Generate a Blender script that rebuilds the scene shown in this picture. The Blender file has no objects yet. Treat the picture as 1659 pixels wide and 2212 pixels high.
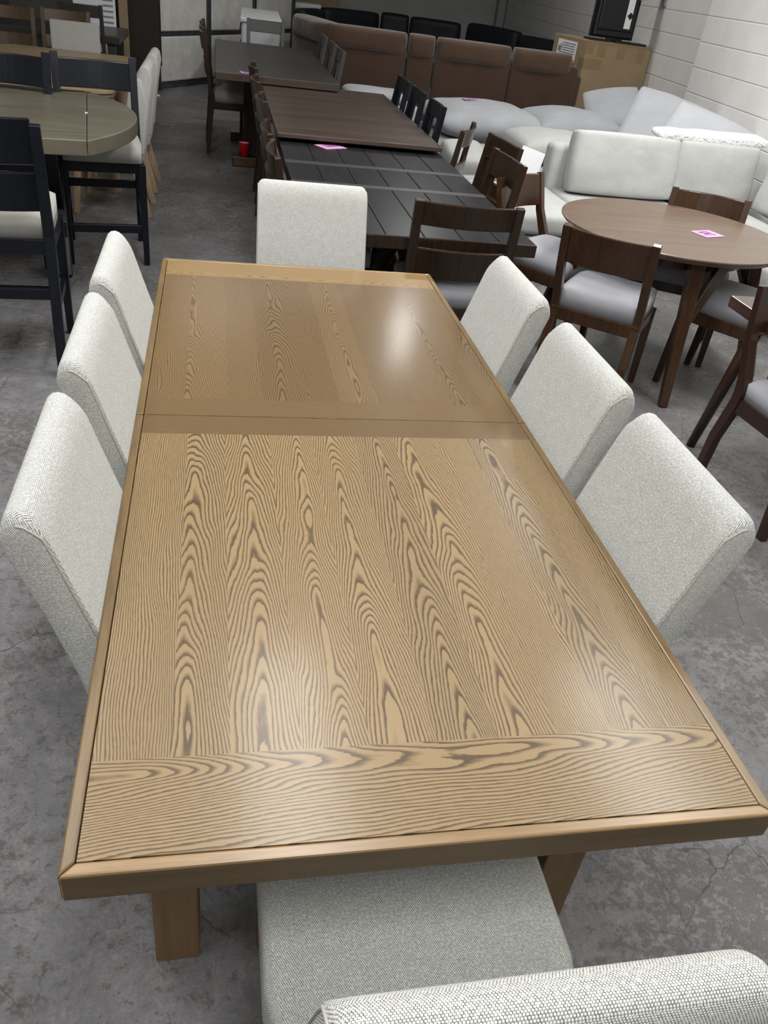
import bpy, bmesh, math, random
from mathutils import Vector, Matrix, noise as mnoise
random.seed(7)
C = bpy.context.scene.collection
PI = math.pi
sc = bpy.context.scene

# ------------------------------------------------------------------ materials
def mat(name):
    m = bpy.data.materials.new(name); m.use_nodes = True
    return m, m.node_tree, m.node_tree.nodes['Principled BSDF']
class NT:
    def __init__(s, nt): s.nt = nt
    def n(s, t, **kw):
        o = s.nt.nodes.new(t)
        for k, v in kw.items(): setattr(o, k, v)
        return o
    def l(s, a, b): s.nt.links.new(a, b)
    def math(s, op, a, b=None, c=None):
        o = s.n('ShaderNodeMath', operation=op)
        for i, x in enumerate((a, b, c)):
            if x is None: continue
            if isinstance(x, (int, float)): o.inputs[i].default_value = x
            else: s.l(x, o.inputs[i])
        return o.outputs[0]
    def noise(s, vec, scale, detail=3, rough=.5, dist=0):
        o = s.n('ShaderNodeTexNoise'); o.inputs['Scale'].default_value = scale
        o.inputs['Detail'].default_value = detail; o.inputs['Roughness'].default_value = rough
        o.inputs['Distortion'].default_value = dist
        if vec is not None: s.l(vec, o.inputs['Vector'])
        return o.outputs['Fac']
    def xyz(s, x, y, z):
        o = s.n('ShaderNodeCombineXYZ')
        for i, v in enumerate((x, y, z)):
            if isinstance(v, (int, float)): o.inputs[i].default_value = v
            else: s.l(v, o.inputs[i])
        return o.outputs[0]
    def ramp(s, fac, stops):
        o = s.n('ShaderNodeValToRGB'); e = o.color_ramp.elements
        while len(e) < len(stops): e.new(.5)
        for i, (p, c) in enumerate(stops):
            e[i].position = p; e[i].color = (*c, 1) if len(c) == 3 else c
        s.l(fac, o.inputs[0]); return o.outputs[0]
    def mix(s, f, a, b):
        o = s.n('ShaderNodeMix', data_type='RGBA')
        for i, x in ((0, f), (6, a), (7, b)):
            if isinstance(x, (int, float)): o.inputs[i].default_value = x
            elif isinstance(x, tuple): o.inputs[i].default_value = (*x, 1)
            else: s.l(x, o.inputs[i])
        return o.outputs[2]
    def bump(s, h, strength, dist, bsdf):
        o = s.n('ShaderNodeBump'); o.inputs['Strength'].default_value = strength
        o.inputs['Distance'].default_value = dist
        s.l(h, o.inputs['Height']); s.l(o.outputs[0], bsdf.inputs['Normal'])
def setp(b, **kw):
    for k, v in kw.items():
        b.inputs[{'rough': 'Roughness', 'spec': 'Specular IOR Level', 'sheen': 'Sheen Weight', 'coat': 'Coat Weight', 'metal': 'Metallic'}[k]].default_value = v
def plain(name, col, rough=.5, spec=.5, var=.12, sc_=6, bumps=0):
    m, nt, b = mat(name); N = NT(nt)
    tc = N.n('ShaderNodeTexCoord').outputs['Object']
    f = N.noise(tc, sc_, 4, .6)
    lo = tuple(c*(1-var) for c in col); hi = tuple(min(1, c*(1+var)) for c in col)
    N.l(N.ramp(f, [(.3, lo), (.7, hi)]), b.inputs['Base Color'])
    setp(b, rough=rough, spec=spec)
    if bumps: N.bump(N.noise(tc, 180, 2), bumps, .002, b)
    return m
def wood(name, c1, c2, rough=.35, axis='Z', spec=.5, fine=60, along=3):
    """generic veneer: streaks along one local axis"""
    m, nt, b = mat(name); N = NT(nt)
    tc = N.n('ShaderNodeTexCoord').outputs['Object']
    sep = N.n('ShaderNodeSeparateXYZ'); N.l(tc, sep.inputs[0])
    x, y, z = sep.outputs
    k = {'X': (along, fine, fine), 'Y': (fine, along, fine), 'Z': (fine, fine, along)}[axis]
    v = N.xyz(N.math('MULTIPLY', x, k[0]), N.math('MULTIPLY', y, k[1]), N.math('MULTIPLY', z, k[2]))
    f = N.noise(v, 1, 4, .6, .4)
    v2 = N.xyz(N.math('MULTIPLY', x, k[0]*.18), N.math('MULTIPLY', y, k[1]*.18), N.math('MULTIPLY', z, k[2]*.18))
    g = N.noise(v2, 1, 2, .5, .8)
    f = N.math('ADD', N.math('MULTIPLY', f, .6), N.math('MULTIPLY', g, .4))
    N.l(N.ramp(f, [(.34, c1), (.64, c2)]), b.inputs['Base Color'])
    setp(b, rough=rough, spec=spec)
    return m
def ash(name, light, mid, dark, rough=.3):
    """flat sawn ash: growth rings of a tilted log cut by each plank (uv 'grain' = metres, uv 'seed' = per plank)"""
    m, nt, b = mat(name); N = NT(nt)
    g = N.n('ShaderNodeUVMap', uv_map='grain').outputs[0]; sd = N.n('ShaderNodeUVMap', uv_map='seed').outputs[0]
    a = N.n('ShaderNodeSeparateXYZ'); N.l(g, a.inputs[0]); u, v = a.outputs[0], a.outputs[1]
    c = N.n('ShaderNodeSeparateXYZ'); N.l(sd, c.inputs[0]); s1, s2 = c.outputs[0], c.outputs[1]
    r10 = N.math('MULTIPLY', s2, 37.0)
    slow = N.noise(N.xyz(N.math('MULTIPLY', u, 9), N.math('MULTIPLY', v, 2.2), r10), 1, 2, .5)
    fast = N.noise(N.xyz(N.math('MULTIPLY', u, 60), N.math('MULTIPLY', v, 16), r10), 1, 3, .6)
    X = N.math('ADD', u, s1)
    slope = N.math('MULTIPLY_ADD', s2, .06, .055)
    Z0 = N.math('MULTIPLY_ADD', slow, .034, .002)
    r = N.math('SQRT', N.math('ADD', N.math('MULTIPLY', X, X), N.math('MULTIPLY', Z0, Z0)))
    # straight grained planks (pith far off) barely taper
    st = N.math('MULTIPLY', N.math('ABSOLUTE', s1), 9.0)
    tap = N.math('DIVIDE', slope, N.math('ADD', 1.0, N.math('MULTIPLY', st, st)))
    r = N.math('ADD', r, N.math('MULTIPLY', v, tap))
    r = N.math('ADD', r, N.math('MULTIPLY', N.math('SUBTRACT', slow, .5), .05))
    r = N.math('ADD', r, N.math('MULTIPLY', fast, .0040))
    band = N.math('FRACT', N.math('DIVIDE', r, N.math('MULTIPLY_ADD', s2, .0024, .0040)))
    pore = N.noise(N.xyz(N.math('MULTIPLY', u, 700), N.math('MULTIPLY', v, 30), r10), 1, 2, .6)
    band2 = N.math('ADD', band, N.math('MULTIPLY', N.math('SUBTRACT', pore, .5), .35))
    col = N.ramp(band2, [(0, dark), (.13, dark), (.30, mid), (.48, light), (.92, light), (1, dark)])
    amt = N.noise(N.xyz(N.math('MULTIPLY', u, 5), N.math('MULTIPLY', v, 1.2), N.math('ADD', r10, 5)), 1, 2, .5)
    k = N.ramp(amt, [(.3, (.25,)*3), (.6, (.0,)*3)])
    col = N.mix(k, col, mid)
    tone = N.noise(N.xyz(s2, N.math('MULTIPLY', r10, .7), 0), 9, 1)
    tint = N.mix(N.ramp(tone, [(.35, (0,)*3), (.65, (1,)*3)]), tuple(x*.86 for x in (1, 1, 1)), (1.08, 1.07, 1.04))
    mu = N.n('ShaderNodeMix', data_type='RGBA', blend_type='MULTIPLY'); mu.inputs[0].default_value = 1
    N.l(col, mu.inputs[6]); N.l(tint, mu.inputs[7])
    N.l(mu.outputs[2], b.inputs['Base Color'])
    rr = N.math('MULTIPLY_ADD', pore, .12, rough-.05); N.l(rr, b.inputs['Roughness']); b.inputs['Specular IOR Level'].default_value = .28; b.inputs['Coat Weight'].default_value = .17; b.inputs['Coat Roughness'].default_value = .10
    cb_ = N.n('ShaderNodeBump'); cb_.inputs['Strength'].default_value = .14; cb_.inputs['Distance'].default_value = .0008
    N.l(N.noise(g, 330, 3, .6), cb_.inputs['Height']); N.l(cb_.outputs[0], b.inputs['Coat Normal'])
    N.bump(N.math('ADD', N.math('MULTIPLY', band2, .6), pore), .18, .0006, b)
    return m
def weave(name, light, dark, pu=.0036, pv=.0025, amt=1.0, rough=.9, sheen=.15):
    m, nt, b = mat(name); N = NT(nt)
    uv = N.n('ShaderNodeUVMap', uv_map='uv').outputs[0]
    a = N.n('ShaderNodeSeparateXYZ'); N.l(uv, a.inputs[0])
    nz = N.noise(uv, 220, 2, .6)
    row = N.math('DIVIDE', a.outputs[1], pv)
    half = N.math('MULTIPLY', N.math('FLOOR', row), .37)
    cu = N.math('SINE', N.math('MULTIPLY', N.math('ADD', N.math('DIVIDE', a.outputs[0], pu), half), 2*PI))
    cv = N.math('SINE', N.math('MULTIPLY', N.math('FRACT', row), PI))
    h = N.math('MULTIPLY', N.math('MULTIPLY_ADD', cu, .5, .5), cv)
    h = N.math('ADD', h, N.math('MULTIPLY', N.math('SUBTRACT', nz, .5), .7))
    slub = N.noise(uv, 38, 4, .7)
    col = N.ramp(h, [(.02, tuple(d*amt + l*(1-amt) for d, l in zip(dark, light))), (.32, light), (1, tuple(min(1, l*1.06) for l in light))])
    mu = N.n('ShaderNodeMix', data_type='RGBA', blend_type='MULTIPLY'); mu.inputs[0].default_value = 1
    N.l(col, mu.inputs[6]); N.l(N.ramp(slub, [(.25, (.88,)*3), (.7, (1.05,)*3)]), mu.inputs[7])
    N.l(mu.outputs[2], b.inputs['Base Color'])
    setp(b, rough=rough, spec=.2, sheen=sheen)
    N.bump(h, .5, .0012, b)
    return m
def soft(name, col, rough=.95, sheen=.2, wr=.3, ws=9):
    m, nt, b = mat(name); N = NT(nt)
    tc = N.n('ShaderNodeTexCoord').outputs['Object']
    f = N.noise(tc, 3, 5, .65); t = N.noise(tc, 260, 2, .6)
    f2 = N.math('MULTIPLY_ADD', N.math('SUBTRACT', t, .5), .35, f)
    N.l(N.ramp(f2, [(.25, tuple(c*.86 for c in col)), (.75, tuple(min(1, c*1.1) for c in col))]), b.inputs['Base Color'])
    setp(b, rough=rough, spec=.25, sheen=sheen)
    w = N.noise(tc, ws, 2, .5, .15)
    N.bump(N.math('ADD', w, N.math('MULTIPLY', t, .05)), wr, .03, b)
    return m

M = {}
M['oak'] = ash('ash_planks', (.262, .184, .094), (.180, .119, .056), (.072, .046, .024), .36)
M['oak_far_dim'] = ash('ash_planks_dim_leaf', (.180, .118, .056), (.138, .088, .040), (.080, .050, .024), .30)  # same wood; weaker light on the far half put into a browner colour
M['oak_end'] = ash('ash_end_board', (.27, .175, .075), (.215, .135, .055), (.13, .08, .035), .34)
M['oak_rail'] = wood('oak_rail', (.115, .070, .028), (.19, .122, .053), .32, 'Y', fine=120, along=9)
M['oak_rail_x'] = wood('oak_rail_cross', (.20, .125, .056), (.32, .21, .105), .3, 'X', fine=120, along=9)
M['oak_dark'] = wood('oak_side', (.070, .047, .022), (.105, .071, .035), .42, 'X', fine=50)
M['oak_leg'] = wood('oak_leg', (.13, .077, .034), (.19, .115, .055), .45, 'Z', fine=60)
M['seam'] = plain('dark_seam', (.03, .018, .01), .7)
M['cream'] = weave('cream_weave', (.69, .70, .675), (.15, .145, .13))
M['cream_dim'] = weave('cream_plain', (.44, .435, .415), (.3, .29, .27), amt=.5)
M['welt'] = plain('cream_welt', (.40, .39, .36), .9, .2)
M['espresso'] = wood('espresso', (.018, .0105, .0062), (.034, .020, .012), .24, 'Z', spec=.4)
M['espresso_top'] = wood('espresso_top', (.014, .0135, .0145), (.026, .0255, .028), .27, 'Y', fine=40, along=4)
M['band'] = wood('espresso_band', (.036, .034, .035), (.06, .057, .058), .36, 'X', fine=60, along=4)
M['walnut_top'] = wood('walnut_top', (.045, .031, .024), (.078, .056, .044), .3, 'X', fine=26, along=1.5)
M['slate_top'] = wood('slate_top', (.031, .029, .026), (.046, .043, .039), .34, 'X', fine=12, along=3)
M['umber'] = wood('umber', (.030, .014, .0065), (.058, .027, .0125), .24, 'Z', spec=.42)
M['umber_top'] = wood('umber_top', (.115, .076, .050), (.165, .112, .077), .3, 'X', fine=20, along=2)
M['russet'] = wood('russet', (.022, .009, .006), (.038, .016, .010), .28, 'Z')
M['russet_top'] = wood('russet_top', (.05, .026, .02), (.075, .04, .03), .25, 'Y')
M['black'] = wood('black_stain', (.004, .005, .008), (.008, .010, .016), .3, 'Z', spec=.3)
M['slate_wood'] = wood('grey_wash', (.034, .031, .028), (.055, .051, .046), .4, 'Z')
M['greige_top'] = wood('greige_top', (.098, .088, .063), (.142, .129, .094), .3, 'X', fine=9, along=2.5)
M['light_oak'] = wood('light_oak', (.28, .20, .115), (.38, .285, .175), .4, 'X', fine=25, along=3)
M['raw_oak'] = wood('raw_oak', (.26, .18, .105), (.40, .29, .18), .55, 'Z', fine=55, along=4)
M['brown_wood'] = wood('brown_wood', (.05, .026, .009), (.085, .048, .018), .4, 'Z')
M['seat_grey'] = soft('grey_seat_cloth', (.34, .34, .37), wr=.12, ws=8)
M['seat_cream'] = soft('cream_seat_cloth', (.38, .37, .34), wr=.08, ws=8)
M['linen'] = soft('grey_linen', (.42, .425, .415), wr=.35, ws=7)
M['linen_cool'] = soft('cool_grey_linen', (.40, .41, .435), wr=.25, ws=6)
M['plush'] = soft('white_plush', (.85, .85, .86), wr=1.0, ws=45)
M['suede'] = soft('brown_suede', (.084, .050, .032), wr=.45, ws=7, sheen=.35)
M['suede_flat'] = soft('brown_suede_panel', (.062, .037, .025), wr=.12, ws=5, sheen=.25)
M['leather'] = soft('black_leather', (.012, .014, .019), rough=.5, wr=.2, ws=6, sheen=0)
M['card'] = plain('cardboard', (.30, .225, .135), .85, .2, .08)
M['tape'] = plain('brown_tape', (.25, .175, .09), .35, .5, .05)
M['white_paint'] = plain('white_furniture', (.72, .73, .76), .35, .5, .04)
M['white_paper'] = plain('white_paper', (.82, .83, .86), .8, .2, .03)
M['ink'] = plain('grey_print', (.25, .26, .3), .8, .2)
M['orange'] = plain('orange_print', (.55, .24, .09), .7, .2)
M['green'] = plain('green_print', (.02, .13, .09), .7, .2)
M['pink'] = plain('pink_paper', (.66, .34, .58), .8, .2, .03)
M['pen'] = plain('pen_mark', (.22, .09, .25), .8, .2)
M['red'] = plain('red_plastic', (.62, .01, .015), .3, .5, .05)
M['gloss_black'] = plain('black_plastic', (.008, .009, .011), .35, .5)
M['steel'] = plain('dark_steel', (.045, .047, .055), .45, .5, .3)
M['panel_white'] = plain('door_panel', (.72, .71, .67), .6, .3, .16, 4)
M['grey_metal'] = plain('grey_metal', (.3, .3, .3), .5)
M['cocoa'] = plain('dark_brown_panel', (.028, .020, .017), .6, .3)
M['appliance'] = plain('white_enamel', (.55, .56, .56), .35)

def floor_material():
    m, nt, b = mat('worn_concrete'); N = NT(nt)
    tc = N.n('ShaderNodeTexCoord').outputs['Object']
    big = N.noise(tc, .8, 4, .6); med = N.noise(tc, 7, 10, .8, .1); fine = N.noise(tc, 110, 6, .8)
    base = N.ramp(N.math('ADD', N.math('MULTIPLY', med, .65), N.math('MULTIPLY', fine, .35)),
                  [(.36, (.115, .114, .117)), (.5, (.185, .183, .187)), (.64, (.285, .283, .288))])
    # worn flakes of brown-grey sealer
    fl = N.noise(tc, 30, 10, .82, .12)
    patch = N.noise(tc, 1.1, 3, .55)
    f = N.math('ADD', fl, N.math('MULTIPLY', N.math('SUBTRACT', patch, .5), .55))
    flake = N.ramp(f, [(.518, (0,)*3), (.545, (1,)*3)])
    col = N.mix(N.math('MULTIPLY', flake, .65), base, (.095, .083, .072))
    speck = N.ramp(N.noise(tc, 210, 3, .7), [(.33, (1,)*3), (.37, (0,)*3)])
    col = N.mix(N.math('MULTIPLY', speck, .55), col, (.06, .055, .05))
    chip = N.ramp(N.noise(tc, 150, 3, .7), [(.66, (0,)*3), (.70, (1,)*3)])
    col = N.mix(N.math('MULTIPLY', chip, .5), col, (.42, .42, .43))
    # fine crazing and scrape lines
    wob = N.n('ShaderNodeVectorMath', operation='ADD'); N.l(tc, wob.inputs[0])
    nv = N.n('ShaderNodeTexNoise'); nv.inputs['Scale'].default_value = 4; nv.inputs['Detail'].default_value = 4; N.l(tc, nv.inputs['Vector'])
    sc_ = N.n('ShaderNodeVectorMath', operation='SCALE'); sc_.inputs['Scale'].default_value = .22; N.l(nv.outputs['Color'], sc_.inputs[0]); N.l(sc_.outputs[0], wob.inputs[1])
    vo = N.n('ShaderNodeTexVoronoi', feature='DISTANCE_TO_EDGE'); vo.inputs['Scale'].default_value = 3.4; N.l(wob.outputs[0], vo.inputs['Vector'])
    crack = N.ramp(vo.outputs['Distance'], [(.003, (1,)*3), (.010, (0,)*3)])
    cm = N.ramp(N.noise(tc, 2.2, 3), [(.44, (0,)*3), (.54, (1,)*3)])
    ck = N.math('MULTIPLY', crack, cm)
    col = N.mix(N.math('MULTIPLY', ck, .8), col, (.05, .045, .04))
    tone = N.ramp(big, [(.3, (.84,)*3), (.7, (1.1,)*3)])
    mu = N.n('ShaderNodeMix', data_type='RGBA', blend_type='MULTIPLY'); mu.inputs[0].default_value = 1
    N.l(col, mu.inputs[6]); N.l(tone, mu.inputs[7]); N.l(mu.outputs[2], b.inputs['Base Color'])
    N.l(N.ramp(N.math('ADD', fl, N.math('MULTIPLY', flake, .15)), [(.3, (.22,)*3), (.75, (.46,)*3)]), b.inputs['Roughness'])
    setp(b, spec=.5)
    N.bump(N.math('SUBTRACT', N.math('ADD', N.math('MULTIPLY', fl, .6), N.math('MULTIPLY', fine, .35)), N.math('MULTIPLY', flake, .15)), .55, .012, b)
    return m
M['floor'] = floor_material()
def block_material():
    m, nt, b = mat('painted_block'); N = NT(nt)
    uv = N.n('ShaderNodeUVMap', uv_map='uv').outputs[0]
    a = N.n('ShaderNodeSeparateXYZ'); N.l(uv, a.inputs[0])
    row = N.math('DIVIDE', a.outputs[1], .2276)
    fr = N.math('ABSOLUTE', N.math('SUBTRACT', N.math('FRACT', N.math('ADD', row, .5)), .5))
    hj = N.ramp(fr, [(.012, (1,)*3), (.034, (0,)*3)])
    cl = N.math('ADD', N.math('DIVIDE', a.outputs[0], .455), N.math('MULTIPLY', N.math('FLOOR', row), .5))
    fc = N.math('ABSOLUTE', N.math('SUBTRACT', N.math('FRACT', cl), .5))
    vj = N.ramp(fc, [(.008, (.32,)*3), (.018, (0,)*3)])
    fac = N.math('MAXIMUM', hj, vj)
    nz = N.noise(uv, 55, 5, .7); lo = N.noise(uv, 2.3, 3)
    base = N.ramp(lo, [(.3, (.74, .735, .71)), (.7, (.81, .805, .78))])
    col = N.mix(N.math('MULTIPLY', fac, .30), base, (.42, .42, .41))
    N.l(col, b.inputs['Base Color']); setp(b, rough=.6, spec=.3)
    N.bump(N.math('SUBTRACT', N.math('MULTIPLY', nz, .25), fac), .7, .006, b)
    return m
M['block'] = block_material()
M['wall'] = plain('grey_white_wall', (.5, .5, .48), .7, .3, .06, 2)
M['ceil'] = plain('ceiling_white', (.4, .4, .39), .8, .2, .05, 2)

# ------------------------------------------------------------------ mesh helpers
class MB:
    def __init__(s): s.bm = bmesh.new()
    def _tf(s, vs, mtx):
        if mtx is not None:
            for v in vs: v.co = mtx @ v.co
        return s
    def box(s, x0, x1, y0, y1, z0, z1, mtx=None, bev=0, seg=2):
        r = bmesh.ops.create_cube(s.bm, size=1); vs = r['verts']
        for v in vs:
            v.co = Vector((x0+(v.co.x+.5)*(x1-x0), y0+(v.co.y+.5)*(y1-y0), z0+(v.co.z+.5)*(z1-z0)))
        if bev:
            es = list({e for v in vs for e in v.link_edges})
            g = bmesh.ops.bevel(s.bm, geom=es, offset=bev, segments=seg, profile=.5, affect='EDGES')
            vs = list({v for f in g['faces'] for v in f.verts} | {v for v in vs if v.is_valid})
            # all verts of this island
            seen = set(vs); st = list(vs)
            while st:
                a = st.pop()
                for e in a.link_edges:
                    o = e.other_vert(a)
                    if o not in seen: seen.add(o); st.append(o)
            vs = list(seen)
        return s._tf(vs, mtx)
    def bar(s, p0, p1, w, d, up=(0, 1, 0), w1=None, d1=None):
        """square bar from p0 to p1; w across, d along 'up'"""
        p0, p1 = Vector(p0), Vector(p1); a = (p1-p0).normalized(); u = Vector(up)
        x = u.cross(a).normalized(); y = a.cross(x).normalized()
        w1 = w if w1 is None else w1; d1 = d if d1 is None else d1
        vs = []
        for p, ww, dd in ((p0, w, d), (p1, w1, d1)):
            for i, j in ((-1, -1), (1, -1), (1, 1), (-1, 1)): vs.append(s.bm.verts.new(p + x*(i*ww/2) + y*(j*dd/2)))
        f = s.bm.faces
        f.new(vs[3::-1]); f.new(vs[4:8])
        for i in range(4):
            j = (i+1) % 4; f.new((vs[i], vs[j], vs[4+j], vs[4+i]))
        return s
    def path(s, pts, w, d, up=(1, 0, 0)):
        """square section swept through points in a plane normal to 'up' (w along up, d across)"""
        u = Vector(up); pts = [Vector(p) for p in pts]; rings = []
        for i, p in enumerate(pts):
            t = (pts[min(i+1, len(pts)-1)] - pts[max(i-1, 0)]).normalized(); nn = t.cross(u).normalized()
            dd = d[i] if isinstance(d, (list, tuple)) else d
            rings.append([s.bm.verts.new(p + u*(a*w/2) + nn*(b_*dd/2)) for a, b_ in ((-1, -1), (1, -1), (1, 1), (-1, 1))])
        for r0, r1 in zip(rings, rings[1:]):
            for i in range(4):
                j = (i+1) % 4; s.bm.faces.new((r0[i], r0[j], r1[j], r1[i]))
        s.bm.faces.new(rings[0][::-1]); s.bm.faces.new(rings[-1])
        return s
    def tube(s, pts, r, n=10, r1=None):
        pts = [Vector(p) for p in pts]; rings = []; last = None
        for i, p in enumerate(pts):
            t = (pts[min(i+1, len(pts)-1)] - pts[max(i-1, 0)]).normalized()
            ref = last if last is not None else (Vector((0, 0, 1)) if abs(t.z) < .9 else Vector((1, 0, 0)))
            x = (ref - t*ref.dot(t)).normalized(); last = x; y = t.cross(x)
            rr = r if r1 is None else r + (r1-r)*i/(len(pts)-1)
            rings.append([s.bm.verts.new(p + (x*math.cos(2*PI*k/n) + y*math.sin(2*PI*k/n))*rr) for k in range(n)])
        for a, b_ in zip(rings, rings[1:]):
            for k in range(n): s.bm.faces.new((a[k], a[(k+1) % n], b_[(k+1) % n], b_[k]))
        s.bm.faces.new(rings[0][::-1]); s.bm.faces.new(rings[-1]); return s
    def prism(s, poly, z0, z1, mtx=None):
        """polygon (x, y) extruded in z, then placed by mtx"""
        lo = [s.bm.verts.new((x, y, z0)) for x, y in poly]; hi = [s.bm.verts.new((x, y, z1)) for x, y in poly]
        n = len(poly); fs = [s.bm.faces.new(lo[::-1]), s.bm.faces.new(hi)]
        for i in range(n):
            j = (i+1) % n; fs.append(s.bm.faces.new((lo[i], lo[j], hi[j], hi[i])))
        return s._tf(lo+hi, mtx)
    def lathe(s, prof, n=32, c=(0, 0)):
        rings = []
        for r, z in prof: rings.append([s.bm.verts.new((c[0]+r*math.cos(2*PI*k/n), c[1]+r*math.sin(2*PI*k/n), z)) for k in range(n)])
        for a, b_ in zip(rings, rings[1:]):
            for k in range(n): s.bm.faces.new((a[k], a[(k+1) % n], b_[(k+1) % n], b_[k]))
        s.bm.faces.new(rings[0][::-1]); s.bm.faces.new(rings[-1]); return s
    def arc_slat(s, x0, x1, y, z0, z1, sag, th, lean=0, n=12):
        """curved chair slat across x; bows to -y in the middle; lean = dy per dz"""
        rows = []
        for i in range(n+1):
            t = i/n; x = x0+(x1-x0)*t; dy = -sag*4*t*(1-t)
            rows.append([s.bm.verts.new((x, y+dy+lean*(z-z0)+o, z)) for z, o in ((z0, -th/2), (z1, -th/2), (z1, th/2), (z0, th/2))])
        for a, b_ in zip(rows, rows[1:]):
            for k in range(4): s.bm.faces.new((a[k], a[(k+1) % 4], b_[(k+1) % 4], b_[k]))
        s.bm.faces.new(rows[0][::-1]); s.bm.faces.new(rows[-1]); return s
    def pillow(s, sx, sy, sz, edge=.25, p=4, n=14, seed=0, wr=0., flat=False, mtx=None):
        """stuffed cushion sx*sy, sz thick; edge = share of thickness left at the rim"""
        rnd = Vector((seed*3.1, seed*1.7, seed*.9)); top = {}; bot = {}; allv = []
        for i in range(n+1):
            for j in range(n+1):
                a = -1+2*i/n; b_ = -1+2*j/n
                a = math.copysign(abs(a)**.8, a); b_ = math.copysign(abs(b_)**.8, b_)
                k = edge + (1-edge)*max(0, (1-abs(a)**p)*(1-abs(b_)**p))**.5
                # rounded plan corners
                rr = 1 - .045*(abs(a)*abs(b_))**3
                x, y, z = a*rr*sx/2, b_*rr*sy/2, k*sz/2
                w = wr*mnoise.noise(Vector((x*5, y*5, 0))+rnd)
                top[i, j] = s.bm.verts.new((x, y, z+w)); allv.append(top[i, j])
                bot[i, j] = s.bm.verts.new((x, y, -sz/2 if flat else -z+w)); allv.append(bot[i, j])
        F = s.bm.faces
        for i in range(n):
            for j in range(n):
                F.new((top[i, j], top[i+1, j], top[i+1, j+1], top[i, j+1])); F.new((bot[i, j+1], bot[i+1, j+1], bot[i+1, j], bot[i, j]))
        for i in range(n):
            F.new((bot[i, 0], bot[i+1, 0], top[i+1, 0], top[i, 0])); F.new((top[i, n], top[i+1, n], bot[i+1, n], bot[i, n]))
            F.new((top[0, i], top[0, i+1], bot[0, i+1], bot[0, i])); F.new((bot[n, i], bot[n, i+1], top[n, i+1], top[n, i]))
        return s._tf(allv, mtx)
    def build(s, name, m, parent=None, smooth=False, bev=0, seg=2, sub=0, loc=None):
        bm = s.bm; bmesh.ops.recalc_face_normals(bm, faces=bm.faces)
        uvl = bm.loops.layers.uv.get('uv') or bm.loops.layers.uv.new('uv')
        for f in bm.faces:
            n = f.normal; ax = max(range(3), key=lambda i: abs(n[i]))
            for lp in f.loops:
                c = lp.vert.co
                lp[uvl].uv = {0: (c.y, c.z), 1: (c.x, c.z), 2: (c.x, c.y)}[ax]
            f.smooth = smooth
        me = bpy.data.meshes.new(name); bm.to_mesh(me); bm.free()
        o = bpy.data.objects.new(name, me); C.objects.link(o)
        me.materials.append(m)
        if bev:
            b = o.modifiers.new('bevel', 'BEVEL'); b.width = bev; b.segments = seg; b.limit_method = 'ANGLE'; b.angle_limit = math.radians(35)
            b.harden_normals = False
        if sub:
            d = o.modifiers.new('subdivision', 'SUBSURF'); d.levels = sub; d.render_levels = sub
        if parent is not None: o.parent = parent
        if loc is not None: o.location = loc
        return o
def tag(o, label, cat, group=None, kind=None):
    o['label'] = label; o['category'] = cat
    if group: o['group'] = group
    if kind: o['kind'] = kind
    return o
def thing(name, label, cat, loc=(0, 0, 0), rz=0, group=None):
    o = bpy.data.objects.new(name, None); C.objects.link(o); o.empty_display_size = .1
    o.location = loc; o.rotation_euler = (0, 0, math.radians(rz))
    return tag(o, label, cat, group)
def struct(o):
    o['kind'] = 'structure'; return o
def dup(root, loc, rz, label):
    r = root.copy(); C.objects.link(r); r.location = loc; r.rotation_euler = (0, 0, math.radians(rz)); r['label'] = label
    for ch in list(root.children):
        c = ch.copy(); C.objects.link(c); c.parent = r
        for g in list(ch.children):
            d = g.copy(); C.objects.link(d); d.parent = c
    return r
def placer(make):
    first = []
    def f(loc, rz, label, group, **kw):
        if not first:
            t = make(label); t['group'] = group; t.location = loc; t.rotation_euler = (0, 0, math.radians(rz)); first.append(t); return t
        t = dup(first[0], loc, rz, label); t['group'] = group; return t
    return f
def RX(a): return Matrix.Rotation(math.radians(a), 4, 'X')
def RZ(a): return Matrix.Rotation(math.radians(a), 4, 'Z')
def T(x, y, z): return Matrix.Translation((x, y, z))
YZ = Matrix(((0, 0, 1, 0), (1, 0, 0, 0), (0, 1, 0, 0), (0, 0, 0, 1)))   # prism (x,y,z) -> (z, x, y): polygon in the y-z plane, extruded along x

# ------------------------------------------------------------------ camera (solved from the table top's edges)
R = [[0.9791144148815404, -0.1678525214580694, 0.11471919460729788], [-0.0013527999701310744, -0.5696236762777551, -0.8219045183937462], [0.2033055151820027, 0.8045833694925489, -0.5579538233873811]]
CAM = Vector((0.20484866, -0.64355997, 1.78740171))
cam = bpy.data.cameras.new('camera'); co = bpy.data.objects.new('camera', cam); C.objects.link(co)
cam.sensor_fit = 'VERTICAL'; cam.sensor_height = 36; cam.lens = 1738.9/2212*36; cam.clip_start = .02
m4 = Matrix(((R[0][0], -R[1][0], -R[2][0], CAM.x), (R[0][1], -R[1][1], -R[2][1], CAM.y), (R[0][2], -R[1][2], -R[2][2], CAM.z), (0, 0, 0, 1)))
co.matrix_world = m4
sc.camera = co

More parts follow.
